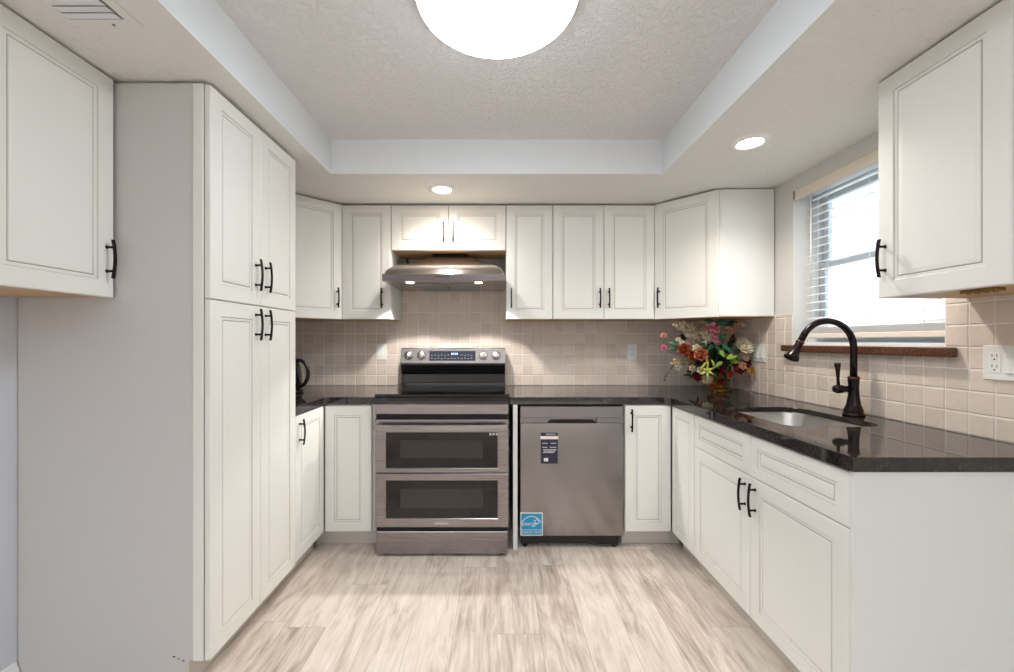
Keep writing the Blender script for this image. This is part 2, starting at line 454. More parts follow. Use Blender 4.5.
# outside the window
M['ext'] = mat('exterior_white', (240, 240, 240), .7)
M['ext2'] = mat('exterior_grey', (200, 204, 208), .8)
b = MB()
b.box(1.95, 5.2, -1.5, 7.5, 2.42, 2.48)
for i in range(9): b.box(1.95, 5.2, -1.3+i*1.0, -1.25+i*1.0, 2.28, 2.42)
b.box(5.1, 5.25, -1.5, 7.5, 2.2, 2.42)
for y in (-.9, 2.9, 6.6): b.box(5.1, 5.22, y, y+.12, -.1, 2.2)
tag(b.build('patio_cover', M['ext']), 'white beamed patio cover seen through the kitchen window', 'patio cover')
b = MB(); b.box(1.83, 14, -6, 16, -.25, -.1); struct(b.build('ground', M['ext2']))
b = MB(); 
for i in range(90): b.box(9, 9.03, -5+i*.2, -4.815+i*.2, -.1, 1.75, 0)
b.box(9.03, 9.08, -5, 13, .3, .4); b.box(9.03, 9.08, -5, 13, 1.4, 1.5)
tag(b.build('board_fence', M['ext']), 'pale board fence far outside the window', 'fence')

# ------------------------------------------------------------------ cabinets
def door_mesh(x0, z0, w, h, stile=.056, y=0.0):
    b = MB()
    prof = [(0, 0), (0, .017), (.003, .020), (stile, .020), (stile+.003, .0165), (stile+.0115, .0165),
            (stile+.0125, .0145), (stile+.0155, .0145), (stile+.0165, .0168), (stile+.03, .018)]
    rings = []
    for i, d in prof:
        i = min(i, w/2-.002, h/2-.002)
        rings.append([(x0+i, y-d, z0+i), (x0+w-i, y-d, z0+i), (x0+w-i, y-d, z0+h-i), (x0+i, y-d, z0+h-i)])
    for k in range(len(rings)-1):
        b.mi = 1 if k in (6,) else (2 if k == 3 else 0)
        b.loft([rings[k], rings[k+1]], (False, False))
    b.mi = 0
    b.add(rings[-1], [(0, 1, 2, 3)]); b.add(rings[0], [(3, 2, 1, 0)])
    return b
def handle_mesh(x, zc, y=-.02, L=.132):
    b = MB()
    n = 12; rings = []
    for i in range(n+1):
        t_ = -1+2*i/n; z = zc+t_*L/2; d = .029-.007*t_*t_; hw = .0055-.001*(1-t_*t_); th = .003
        rings.append([(x-hw, y-d+th, z), (x+hw, y-d+th, z), (x+hw*.8, y-d-th, z), (x-hw*.8, y-d-th, z)])
    b.loft(rings)
    for s_ in (-1, 1):
        b.lathe([(.0062, 0), (.0062, .002), (.0042, .005), (.0042, .0265)], (x, y, zc+s_*.041), 12, axis='y')
    return b
def add_door(root, x0, z0, w, h, hx=None, hz=None, stile=.056, name='door', y=0.0):
    g_ = .0018
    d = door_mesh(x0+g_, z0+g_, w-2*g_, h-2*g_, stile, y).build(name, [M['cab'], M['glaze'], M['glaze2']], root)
    if hx is not None:
        handle_mesh(hx, hz, y-.02).build('handle', M['bronze'], d)
    return d
def cab_body(root, w, d, z0, z1, under=False, name='body', toe=0, top=True):
    """local frame: x 0..w, y 0..d (front at 0), z0..z1"""
    b = MB(); t_ = .016
    if toe:
        b.prism([(0, z1), (0, z0+toe), (.055, z0+toe), (.055, z0), (d, z0), (d, z1)], 0, t_, 'yz')
        b.prism([(0, z1), (0, z0+toe), (.055, z0+toe), (.055, z0), (d, z0), (d, z1)], w-t_, w, 'yz')
        b.box(t_, w-t_, 0, d, z0+toe, z0+toe+t_)
        if top: b.box(t_, w-t_, 0, d, z1-t_, z1)
        b.box(t_, w-t_, d-t_, d, z0+toe+t_, z1-t_)
        b.box(t_, w-t_, 0, .019, z0+toe+t_, z1-t_)
    else:
        b.box(0, w, 0, d, z0, z1, 0)
    return b.build(name, M['carcass'], root)
def hinge(root, x, z, y=.02):
    b = MB(); b.box(x-.045, x+.045, y-.0, y+.03, z-.010, z-.0005, .0015)
    for k in (-.033, -.012, .012, .033): b.lathe([(.006, -.013), (.006, -.0102)], (x+k, y+.015, z), 10)
    return b.build('hinge', M['hinge'], root)

ZU0, ZU1 = 1.372, 2.132
def upper(name_label, x, y, rot, w, doors, z0=ZU0, z1=ZU1, d=.31, group=None, loc=None):
    """doors: list of (x0, w, handle_x, handle_z)"""
    r = thing('upper_cabinet', name_label, 'cabinet', loc or (x, y, z0), rot, group)
    cab_body(r, w, d, 0, z1-z0)
    b = MB(); b.box(.001, w-.001, .001, d-.001, -.0035, -.0001); b.build('bottom_panel', M['ply'], r)
    for (a, dw, hx, hz) in doors:
        add_door(r, a, -.006, dw, z1-z0+.003, hx, hz if hz is None else hz)
    return r
YU = 2.784      # carcass fronts; doors stand 20 mm proud
D1 = YB-YU-.008
HZ = .135
G = 'white upper cabinets on the back wall'
upper('tall narrow white upper cabinet directly left of the range hood', -1.036, YU, 0, .328, [(0, .328, .272, HZ)], group=G, d=D1)
upper('short wide two-door white cabinet above the range hood', -.706, YU, 0, .765, [(0, .3825, .3825-.032, .112), (.3825, .3825, .3825+.032, .112)], z0=1.832, group=G, d=D1-.012)
upper('narrow single-door white upper cabinet directly right of the range hood', .061, YU, 0, .311, [(0, .311, .034, HZ)], group=G, d=D1)
upper('two-door white upper cabinet on back wall beside the right corner cabinet', .374, YU, 0, .679, [(0, .3395, .3395-.030, HZ), (.3395, .3395, .3395+.030, HZ)], group=G, d=D1)
# diagonal corner cabinets
def corner(side):
    # footprint in world, origin at the wall corner
    if side > 0:
        P_ = [(1.055, YU), (1.055, YB-.0085), (XR-.0075, YB-.0085), (XR-.0075, 2.484), (1.345, 2.484)]
        a, c = Vector((1.055, YU, 0)), Vector((1.345, 2.484, 0)); lab = 'diagonal white corner cabinet above the flower arrangement'
    else:
        P_ = [(XL+.002, 2.484), (XL+.002, YB-.0085), (-1.038, YB-.0085), (-1.038, YU), (-1.345, 2.484)]
        a, c = Vector((-1.345, 2.484, 0)), Vector((-1.038, YU, 0)); lab = 'diagonal white corner cabinet half hidden behind the pantry'
    o = Vector((P_[0][0], P_[0][1], ZU0))
    r = thing('corner_cabinet', lab, 'cabinet', tuple(a)[:2]+(ZU0,))
    b = MB(); b.prism([(p[0]-a.x, p[1]-a.y) for p in P_], 0, ZU1-ZU0); b.build('body', M['carcass'], r, bevel=.0015)
    b = MB(); b.prism([((p[0]-a.x)*.997, (p[1]-a.y)*.997) for p in P_], -.0035, -.0001); b.build('bottom_panel', M['ply'], r)
    d = c-a; L = d.length; ang = math.atan2(d.y, d.x)
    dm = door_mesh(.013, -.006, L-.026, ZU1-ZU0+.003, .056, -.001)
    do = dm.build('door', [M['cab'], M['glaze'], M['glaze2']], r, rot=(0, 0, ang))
    handle_mesh(L-.045 if side < 0 else .045, HZ, -.021).build('handle', M['bronze'], do)
    return r
corner(1); corner(-1)

# foreground upper cabinets
r = upper('large white upper cabinet on the left wall in front of the pantry', 0, 0, PI/2, .385, [(0, .385, .385-.028, .125)], z0=1.377, z1=2.136, d=.316, loc=(-1.355, 1.062, 1.377))
hinge(r, .03, -.0035)
r = upper('large white upper cabinet on the right wall beside the window', 0, 0, -PI/2, .385, [(0, .385, .030, .132)], z0=1.376, z1=2.136, d=.292, loc=(1.366, 1.468, 1.376))
hinge(r, .27, -.0035)
# narrow light rail under left one is the door overhang

# pantry (faces +x)
PX, PY0, PY1 = -1.030, 1.457, 2.076
r = thing('pantry_cabinet', 'tall white four-door pantry cabinet standing against the left wall', 'cabinet', (PX, PY0, 0), PI/2)
pw = PY1-PY0; pd = PX-XL-.003
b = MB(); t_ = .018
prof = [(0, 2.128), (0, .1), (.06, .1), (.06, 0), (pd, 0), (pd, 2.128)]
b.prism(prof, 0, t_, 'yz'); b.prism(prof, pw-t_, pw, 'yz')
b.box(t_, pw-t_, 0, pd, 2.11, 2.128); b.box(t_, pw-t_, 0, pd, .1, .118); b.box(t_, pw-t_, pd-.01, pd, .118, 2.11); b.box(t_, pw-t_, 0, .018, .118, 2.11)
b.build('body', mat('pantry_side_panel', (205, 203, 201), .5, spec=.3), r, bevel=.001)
b = MB(); b.box(-.0035, -.0002, .001, .036, .1, 2.126, .001); b.build('side_stile', M['cab'], r)
b = MB(); b.box(.0, pw, .052, .06, .001, .1); b.build('toe_kick', M['toe'], r)
h0, hs, h1 = .097, 1.370, 2.126
hw_ = pw/2
for k in (0, 1):
    x_ = k*hw_; hx = hw_-.036 if k == 0 else hw_+.036
    add_door(r, x_, hs, hw_, h1-hs, hx, 1.497, y=-.003)
    add_door(r, x_, h0, hw_, hs-h0, hx, 1.290, y=-.003)
b = MB()
for (px, pz, s_) in ((.10, .101, .004), (.085, .094, .003), (.068, .087, .0035)):
    b.box(-.0006, -.0001, px, px+s_*2.5, pz-.06+.07, pz-.06+.07+s_)
b.build('scuff_mark', M['dark'], r)

# base cabinets
ZB1 = ZK-TK-.002
def base(label, loc, rot, w, doors, drawers=(), d=.595, top=True, group=None, ext=(0, 0)):
    r = thing('base_cabinet', label, 'cabinet', loc, rot, group)
    cab_body(r, w, d, 0, ZB1, toe=.1, top=top)
    b = MB(); b.box(ext[0], w+ext[1], .045, .0545, .001, .099); b.build('toe_kick', M['toe'], r)
    for (x_, dw, z0, z1, hx, hz, st) in doors: add_door(r, x_, z0, dw, z1-z0, hx, hz, st)
    for (x_, dw, z0, z1) in drawers: add_door(r, x_, z0, dw, z1-z0, None, None, .045, 'drawer')
    return r
YF = 2.456        # base carcass fronts, back run
ZD0, ZD1 = .100, ZB1-.004
# left back-run cabinet
base('white base cabinet directly left of the oven range, without handle', (-1.02, YF, 0), 0, .302, [(.006, .279, ZD0, ZD1, None, None, .056)], d=YB-YF-.003, ext=(-.07, 0))
# left run cabinet behind the pantry
base('narrow white base cabinet between the pantry and the back corner', (-1.035, 2.080, 0), PI/2, .356, [(.006, .349, ZD0, ZD1, .05, .755-.0, .056)], d=-1.035-XL-.003)
# right back-run cabinet
base('white base cabinet directly right of the dishwasher', (.752, YF, 0), 0, .276, [(.0, .2725, ZD0, ZD1, .035, .758, .056)], d=YB-YF-.003, ext=(0, .07))
# right run
RX = 1.046
base('narrow white corner base cabinet left of the sink cabinet', (RX, 2.430, 0), -PI/2, .272, [(-.003, .273, ZD0, ZD1, None, None, .05)], d=XR-RX-.004)
wS = 2.156-1.205
ZR = .674
r = base('wide white sink base cabinet with two false drawers and two doors', (RX, 2.156, 0), -PI/2, wS,
     [(0, wS/2, ZD0, ZR, wS/2-.034, .590, .056), (wS/2, wS/2, ZD0, ZR, wS/2+.034, .590, .056)],
     [(0, wS/2, ZR, ZD1), (wS/2, wS/2, ZR, ZD1)], d=XR-RX-.004, top=False)
r['label'] = 'wide white base cabinet under the sink with paired handles'
b = MB(); b.box(wS+.0005, wS+.013, -.0195, XR-RX-.006, 0, ZB1, .001); b.build('end_panel', M['carcass'], r)
# filler panel by the dishwasher
b = MB(); b.box(.094, .120, 2.43, YB-.01, 0, ZB1, .001)
tag(b.build('filler_panel', M['carcass']), 'thin white end panel between range and dishwasher', 'panel')

# ------------------------------------------------------------------ countertops
def slab(name, outer, hole=None, z1=ZK, z0=ZK-.022, strips=()):
    bm = bmesh.new()
    def loop(pts):
        vs = [bm.verts.new((p[0], p[1], z1)) for p in pts]
        return [bm.edges.new((vs[i], vs[(i+1) % len(vs)])) for i in range(len(vs))]
    e = loop(outer)
    if hole: e += loop(hole)
    res = bmesh.ops.triangle_fill(bm, edges=e, use_beauty=True, use_dissolve=False)
    fs = [g_ for g_ in res['geom'] if isinstance(g_, bmesh.types.BMFace)]
    ex = bmesh.ops.extrude_face_region(bm, geom=fs)
    bmesh.ops.translate(bm, verts=[g_ for g_ in ex['geom'] if isinstance(g_, bmesh.types.BMVert)], vec=(0, 0, z0-z1))
    b = MB(); b.bm(bm)
    for q in strips: b.prism(q, ZK-TK, ZK-.0026)
    return b.build(name, M['granite'], bevel=.002)
def rrect(x0, x1, y0, y1, r, n=8):
    pts = []
    for cx, cy, a0 in ((x1-r, y0+r, -PI/2), (x1-r, y1-r, 0), (x0+r, y1-r, PI/2), (x0+r, y0+r, PI)):
        for i in range(n+1):
            a = a0+PI/2*i/n; pts.append((cx+r*math.cos(a), cy+r*math.sin(a)))
    return pts
def sink_outline(g_=0.0):
    # D-shaped bowl: straight front, back edge bulging to the wall
    base_ = rrect(1.128+g_, 1.492-g_, 1.600+g_, 2.080-g_, .080)
    out = []
    for x, y in base_:
        k = max(0, (x-1.30)/.17)
        out.append((x + k*.022*math.cos((y-1.70)/.30*PI/2*.8), y))
    return out
tag(slab('countertop', [(.0745, YB-.008), (.0745, 2.437), (.985, 2.437), (1.012, 2.410), (1.012, 1.177), (XR-.008, 1.177), (XR-.008, YB-.008)], sink_outline(),
     strips=[[(.0745, 2.4368), (.985, 2.4368), (1.0118, 2.410), (1.0118, 1.1768), (XR-.008, 1.1768), (XR-.008, 1.2), (1.037, 1.2), (1.037, 2.42), (.995, 2.462), (.0745, 2.462)]]),
    'long black granite countertop with the undermount sink, right of the range', 'countertop')
tag(slab('countertop', [(XL+.002, YB-.008), (XL+.002, 2.080), (-1.010, 2.080), (-1.010, 2.412), (-.985, 2.437), (-.7, 2.437), (-.7, YB-.008)],
     strips=[[(-1.010, 2.080), (-1.0098, 2.412), (-.985, 2.4368), (-.7, 2.4368), (-.7, 2.462), (-.995, 2.462), (-1.035, 2.422), (-1.035, 2.080)]]),
    'short black granite countertop left of the range', 'countertop')
# sink
sk = thing('kitchen_sink', 'stainless steel undermount sink set into the granite', 'sink', (1.30, 1.84, ZK-.022))
b = MB(); rings = []
for g_, z in ((-.025, -.002), (-.004, -.002), (-.003, -.006), (.002, -.15), (.012, -.175), (.035, -.188), (.10, -.192)):
    o = [(x-1.30, y-1.84) for x, y in sink_outline(0)]
    if g_ != 0:
        o = [(x*(1-g_/.18), y*(1-g_/.24)) for x, y in o]
    rings.append([(x, y, z) for x, y in o])
b.loft(rings, (False, True), True)
bo = b.build('basin', M['ssink'], sk, fix=False)
md = bo.modifiers.new('solid', 'SOLIDIFY'); md.thickness = .0015; md.offset = -1 
b = MB(); b.lathe([(.045, 0), (.043, .003), (.036, .002), (.02, -.0), (.001, -.001)], (0, .02, -.191), 28); b.build('drain', M['chrome'], sk)

# ------------------------------------------------------------------ faucet
fc = thing('faucet', 'dark bronze gooseneck pull-down faucet standing behind the sink', 'faucet', (1.585, 1.843, ZK))
b = MB(); b.lathe([(.040, 0), (.040, .006), (.036, .010), (.034, .018), (.036, .022), (.034, .027), (.026, .05), (.0205, .09), (.019, .125), (.0205, .15), (.0215, .165), (.021, .172), (.0155, .176)], n=32)
b.build('body', M['bronze'], fc)
b = MB(); b.lathe([(.0405, .0065), (.0412, .0075), (.0405, .0085)], n=32, cap=(False, False)); b.build('accent_ring', M['bronze_edge'], fc)
b = MB(); b.lathe([(.0216, .164), (.0224, .167), (.0216, .170)], n=32, cap=(False, False))
b.build('accent_ring', M['bronze_edge'], fc)
pts = [(0, 0, .17), (0, 0, .23), (0, 0, .28)]
R_ = .123; cz = .297
for i in range(0, 19):
    a = math.radians(i*154/18); pts.append((-R_+R_*math.cos(a), -.012*i/18, cz+R_*math.sin(a)))
b = MB(); b.tube(pts, .0135, 18); b.build('spout', M['bronze'], fc)
_d = (Vector(pts[-1])-Vector(pts[-2])).normalized(); pts_end = Vector(pts[-1])+_d*.022; b = MB(); b.tube([pts[-1], pts_end], .0135, 18, cap=(False, True)); b.build('hose_collar', M['bronze'], fc)
e = Vector(pts[-1]); dr = _d; e = pts_end
b = MB(); q = []
prof = [(0, .0145), (.004, .0165), (.010, .0165), (.014, .0145), (.040, .0165), (.062, .020), (.080, .028), (.088, .0305), (.092, .027)]
b.tube([e+dr*s_ for s_, _ in prof], [r__ for _, r__ in prof], 22); b.build('spray_head', M['bronze'], fc)
b = MB(); b.tube([e+dr*s_ for s_ in (.0045, .007, .0095)], [.0168, .0175, .0168], 22, cap=(False, False)); b.build('accent_ring', M['bronze_edge'], fc)
hz_ = .118
b = MB(); b.tube([(-.01, 0, hz_), (-.045, -.002, hz_), (-.05, -.002, hz_)], [.0135, .0135, .015], 18)
b.tube([(-.05, -.002, hz_), (-.055, -.002, hz_), (-.075, -.003, hz_), (-.086, -.003, hz_), (-.09, -.003, hz_)], [.015, .0185, .0195, .016, .007], 20)
b.build('handle_hub', M['bronze'], fc)
b = MB(); b.tube([(-.070, -.003, hz_+.012), (-.072, -.003, hz_+.045), (-.074, -.004, hz_+.085), (-.075, -.004, hz_+.112), (-.075, -.004, hz_+.116)], [.0065, .006, .0085, .0125, .010], 16)
b.build('lever', M['bronze'], fc)

# ------------------------------------------------------------------ range
RW = .757
rg = thing('oven_range', 'black stainless electric range with double oven under the hood', 'oven', (-.691, 2.365, 0))
L_ = RW
b = MB(); b.box(.004, L_-.004, .012, .70, .035, .903, .002)
b.build('body', mat('range_side', (58, 56, 57), .4, .6), rg)
b = MB(); b.box(-.002, L_+.002, -.018, .648, .9035, .921, .004); b.build('cooktop', M['bglass'], rg)
bp = rg.children[-1] if rg.children else None
b = MB()
for cx, cy, rr in ((.19, .17, .11), (.57, .17, .125), (.19, .45, .09), (.57, .45, .085), (.38, .5, .06)):
    for r2 in (rr, rr*.62):
        b.lathe([(r2, .9212), (r2+.0018, .9214), (r2+.0022, .9212)], (cx, cy, 0), 40, cap=(False, False))
b.build('burner_ring', mat('burner_print', (48, 48, 52), .2), rg)
b = MB(); b.box(-.003, L_+.003, -.022, -.004, .866, .9032, .003); b.build('cooktop_edge', M['bglass'], rg)
b = MB(); b.box(0, L_, -.012, .011, .806, .865, .003); b.build('front_panel', M['bsteel'], rg)
b = MB(); b.box(.005, L_-.005, .0, .011, .78, .805, 0); b.build('vent_gap', M['dark'], rg)
def oven_door(z0, z1, w0, w1, handle):
    b = MB(); y0 = -.018
    r0 = [(0, z0), (L_, z0), (L_, z1), (0, z1)]; xw0, xw1 = .058, L_-.06
    b.box(0, L_, -.008, .011, z0, z1, 0)
    outer = [(.003, z0+.003), (L_-.003, z0+.003), (L_-.003, z1-.003), (.003, z1-.003)]
    wn = [(xw0, w0), (xw1, w0), (xw1, w1), (xw0, w1)]
    wn2 = [(xw0+.004, w0+.004), (xw1-.004, w0+.004), (xw1-.004, w1-.004), (xw0+.004, w1-.004)]
    F = lambda p, y: [(q[0], y, q[1]) for q in p]
    b.loft([F(r0, -.008), F(r0, y0+.003), F(outer, y0), F(wn, y0), F(wn2, y0+.004)], (False, False))
    d = b.build('oven_door', M['bsteel'], rg)
    b = MB(); b.box(xw0+.003, xw1-.003, y0+.0035, -.0075, w0+.003, w1-.003); g_ = b.build('door_window', M['oglass'], d)
    b = MB(); h_ = w1-w0
    b.box(xw0+.085, xw1-.085, y0+.0028, y0+.0034, w0+h_*.28, w1-h_*.22); b.build('inner_pane', M['oinner'], d)
    if handle:
        b = MB(); zc = z1-.040
        pts = []; n_s = 20
        rings = []
        for i in range(n_s+1):
            t2 = -1+2*i/n_s; x = L_/2+t2*(L_/2-.010); yy = -.060-.010*(1-t2*t2)
            rings.append([(x, yy-.006, zc-.012), (x, yy-.009, zc+.004), (x, yy-.004, zc+.017), (x, yy+.006, zc+.017), (x, yy+.006, zc-.012)])
        b.loft(rings)
        for x in (.018, L_-.018): b.box(x-.012, x+.012, -.062, y0+.001, zc-.009, zc+.012, .003)
        b.build('door_handle', M['csteel'], d)
        b = MB()
        for x in (.648, .666, .684): b.box(x, x+.011, y0+.0015, y0+.0034, w1-.018, w1-.007)
        b.build('door_icons', M['print'], d)
    return d
oven_door(.4745, .778, .499, .706, True)
lo = oven_door(.166, .4705, .214, .433, False)
text('SAMSUNG', .017, M['print'], lo, front(L_/2, -.0182, .190), 'brand_lettering')
b = MB(); b.box(.004, L_-.004, -.0165, .011, .014, .145, .006); b.build('storage_drawer', M['bsteel'], rg)
b = MB(); b.box(.006, L_-.006, -.003, .011, .146, .165); b.build('drawer_gap', M['dark'], rg)
for x in (.04, L_-.04):
    for y in (.03, .62):
        b = MB(); b.lathe([(.022, 0), (.022, .008), (.012, .012), (.010, .034)], (x, y, 0), 18); b.build('foot', M['black'], rg)
# backguard console
b = MB()
yb = .55
b.prism([(yb+.055, .9215), (yb+.06, .985), (yb+.045, .99), (yb+.03, 1.052), (yb+.03, 1.064), (yb+.045, 1.165), (yb+.06, 1.172), (yb+.125, 1.172), (yb+.125, .9215)], .008, L_-.008, 'yz')
con = b.build('control_console', [M['bglass']], rg, bevel=.002)
cslope = math.atan2(.015, .101)
b = MB(); b.box(.006, L_-.006, -.004, 0, 0, .106, .002)
fp = b.build('console_face', M['csteel'], con, loc=(0, yb+.0285, 1.063), rot=(-cslope, 0, 0))
b = MB(); b.box(.210, .538, -.0052, -.0042, .018, .088); b.build('display', M['disp'], fp)
b = MB()
rn = random.Random(5)
for i in range(26):
    x = .222+(i % 13)*.0235; z = .032+(i//13)*.022+ (0 if i % 2 else .004)
    if .34 < x < .42 and z > .05: continue
    b.box(x, x+.012, -.0056, -.0053, z, z+.0035)
b.build('display_print', M['print_dim'], fp)
b = MB()
for x in (.366, .378, .392, .404): b.box(x, x+.008, -.0056, -.0053, .061, .075)
b.build('clock_segments', M['led'], fp)
for x in (.062, .152, .594, .684):
    b = MB(); c = (x, -.0045, .054)
    b.lathe([(.0285, 0), (.0285, .004), (.025, .006)], c, 28, axis='y')
    b.lathe([(.0235, .006), (.0225, .022), (.020, .026), (.001, .0265)], c, 28, axis='y')
    k = b.build('knob', M['chrome'], fp)
    b = MB(); b.box(x-.004, x+.004, -.0385, -.0305, .034, .074, .002); b.build('knob_grip', M['chrome'], k)
    b = MB(); b.lathe([(.031, 0), (.031, .0015), (.0287, .002)], c, 28, axis='y', cap=(True, False)); b.build('knob_ring', M['black'], k)

# ------------------------------------------------------------------ dishwasher
dw = thing('dishwasher', 'dark stainless dishwasher with blue sticker under the counter', 'dishwasher', (.136, 2.433, 0))
DWW = .607
b = MB(); b.box(.003, DWW-.003, .03, .58, .1, .843); b.build('tub', M['black'], dw)
b = MB()
b.box(0, DWW, 0, .028, .078, .742, .004)
b.build('door', M['dwsteel'], dw)
hd = MB(); x0, x1 = .160, .452
# upper strip with pocket handle
hd.box(0, DWW, -.000, .028, .770, .838, .004)
hd.box(0, x0, .001, .028, .7425, .7695, .001); hd.box(x1, DWW, .001, .028, .7425, .7695, .001); hd.box(x0, x1, .022, .028, .7425, .7695)
us = hd.build('control_strip', mat('strip_steel', (142, 139, 140), .3, 1.0), dw)
b = MB(); b.prism([(x0+.002, .7425), (x1-.002, .7425), (x1-.022, .757), (x0+.022, .757)], .012, .0215, 'xz'); b.build('pocket_handle', M['dark'], us)
b = MB(); b.box(.006, DWW-.02, .035, .05, .02, .098, .002); b.prism([(.45, .022), (.58, .012), (.58, .07), (.36, .07)], .02, .034, 'xz')
for x in (.03, .56): b.lathe([(.014, 0), (.014, .006), (.006, .01), (.006, .03)], (x, .045, 0), 12)
b.build('toe_panel', M['black'], dw)
# dark blue product sticker
s1 = MB(); s1.box(.121, .221, -.0006, -.0001, .503, .684); st = s1.build('product_sticker', M['navy'], dw); st['label'] = 'navy blue product sticker'
b = MB(); b.box(.119, .223, -.0010, -.0007, .646, .664); b.build('sticker_band', M['pinkp'], st)
b = MB(); rn = random.Random(9)
for (xa, xb, z) in ((.130, .160, .62), (.178, .212, .62), (.130, .158, .596), (.174, .214, .596), (.134, .212, .582), (.14, .206, .574), (.134, .2, .566)):
    x = xa
    while x < xb:
        w_ = rn.uniform(.004, .009); b.box(x, min(x+w_, xb), -.0010, -.0007, z, z+.0045); x += w_+.0022
b.build('sticker_print', M['print'], st)
b = MB(); b.box(.139, .164, -.0010, -.0007, .516, .536); b.build('sticker_mark', M['print'], st)
text('SAMSUNG', .0125, M['print'], st, front(.180, -.0008, .674), 'sticker_lettering')
# energy sticker
x0, x1, z0, z1 = -.0, .133, .080, .217
b = MB(); b.box(x0+.001, x1, -.0006, -.0001, z0, z1); es = b.build('energy_sticker', M['print'], dw); es['label'] = 'square blue energy sticker'
b = MB(); b.box(x0+.007, x1-.006, -.0010, -.0007, z0+.036, z1-.007); b.box(x0+.007, x1-.006, -.0010, -.0007, z0+.006, z0+.033)
b.build('blue_field', M['blue'], es)
b = MB(); pts = []
cx_, cz_ = .066, z0+.052
for i in range(19):
    a = math.radians(22+i*(136)/18); pts.append((cx_+.060*math.cos(a), -.0013, cz_+.062*math.sin(a)))
for i in range(len(pts)-1):
    p, q = Vector(pts[i]), Vector(pts[i+1]); d_ = (q-p).normalized(); n_ = Vector((-d_.z, 0, d_.x))*.0022
    b.add([p-n_, q-n_, q+n_, p+n_], [(0, 1, 2, 3)])
star = []
for i in range(10):
    a = PI/2+i*PI/5; rr = .021 if i % 2 == 0 else .010
    star.append((.098+rr*math.cos(a), z0+.083+rr*math.sin(a)))
sv = [(x, -.0012, z) for x, z in star]; si = [(.098+(x-.098)*.68, -.0012, z0+.083+(z-z0-.083)*.68) for x, z in star]
b.add(sv+si, [(i, (i+1) % 10, 10+(i+1) % 10, 10+i) for i in range(10)])
b.build('star_and_arc', M['print'], es, fix=False)
text('energy', .034, M['print'], es, front(.052, -.0012, z0+.070), 'script_lettering', shear=.35)
text('ENERGY STAR', .0185, M['print'], es, front(.066, -.0012, z0+.0195), 'caption_lettering')

# ------------------------------------------------------------------ hood
hd_ = thing('range_hood', 'stainless steel range hood mounted above the range', 'range hood', (-.330, YB-.012, 1.590))
HY0 = 2.54-(YB-.012)
b = MB(); hx0, hx1 = -.374, .380; t_ = .002
# shallow canopy with open underside
b.prism([(HY0, 0), (HY0, .042), (HY0+.012, .046), (-.0, .046), (0, 0)], hx0, hx1, 'yz')
cano = b.build('canopy', M['hsteel'], hd_, bevel=.0015)
b = MB(); b.box(hx0+.001, hx1-.001, HY0-.0012, HY0-.0001, .001, .041); b.build('fascia', steel('fascia_steel_dimmed', (128, 120, 120), .3, 'x', .00004), hd_)  # darker copy of the hood steel; the front's dim reflection is in its colour
rings = []
def rr_(x0, x1, y0, z, c=.02):
    return [(x0+c, y0, z), (x1-c, y0, z), (x1, y0+c, z), (x1, -.001, z), (x0, -.001, z), (x0, y0+c, z)]
Rn = [(hx0+.004, hx1-.004, HY0+.012, .046), (-.358, .364, HY0+.030, .074), (-.336, .342, HY0+.060, .100), (-.308, .314, HY0+.10, .121), (-.275, .280, HY0+.15, .134), (-.245, .245, HY0+.185, .139)]
for a in Rn: rings.append(rr_(a[0], a[1], a[2], a[3], .012+.05*(a[3]-.046)))
b = MB(); b.loft(rings, (False, False), True)
b.build('chimney_slope', M['hsteel'], hd_)
rings = [rr_(-.245, .245, HY0+.185, .139, .016), rr_(-.15, .165, HY0+.30, .205, .016)]
b = MB(); b.loft(rings, (False, True)); b.build('upper_slope', M['hsteel'], hd_)
b = MB(); b.loft([rr_(-.135, .135, HY0+.325, .2055, .01), rr_(-.115, .115, HY0+.335, .236, .01)]); b.build('duct_collar', M['dark'], hd_)
b = MB()
for i in range(5): b.box(-.045+i*.0175, -.036+i*.0175, HY0-.004, HY0-.0013, .022, .031, .001)
b.build('push_buttons', M['black'], hd_)
b = MB(); b.box(-.350, -.290, HY0-.0022, HY0-.0013, .021, .029); lab = b.build('maker_label', M['print_dim'], hd_)
for (a0, a1) in ((-.20, .0), (.006, .20)):
    b = MB(); b.box(a0, a1, HY0+.13, -.06, -.006, -.0005, .002)
    for i in range(18): b.box(a0+.01, a1-.01, HY0+.145+i*.0185, HY0+.150+i*.0185, -.0085, -.0062)
    b.build('grease_filter', M['mesh'], hd_)
for x in (-.215, .215):
    b = MB(); b.lathe([(.036, -.0005), (.036, -.004), (.030, -.005)], (x, HY0+.06, 0), 24, cap=(False, False)); rim = b.build('lamp_rim', M['chrome'], hd_)
    b = MB(); b.lathe([(.024, -.0045), (.016, -.006), (.001, -.0065)], (x, HY0+.06, 0), 24, cap=(False, False)); b.build('lamp_lens', M['hoodl'], rim)
    ld = bpy.data.lights.new('hood_lamp', 'SPOT'); ld.energy = 8.0; ld.spot_size = math.radians(118); ld.spot_blend = .18; ld.shadow_soft_size = .022; ld.color = (1, .96, .91)
    lo_ = bpy.data.objects.new('hood_lamp', ld); COL.objects.link(lo_); lo_.parent = rim; lo_.location = (x, HY0+.06, -.010)
b = MB(); b.tube([(-.325, -.06, .235), (-.32, -.07, .2), (-.27, -.09, .16), (-.25, -.05, .13), (-.3, -.03, .1)], .006, 10); b.build('power_cord', M['black'], hd_)

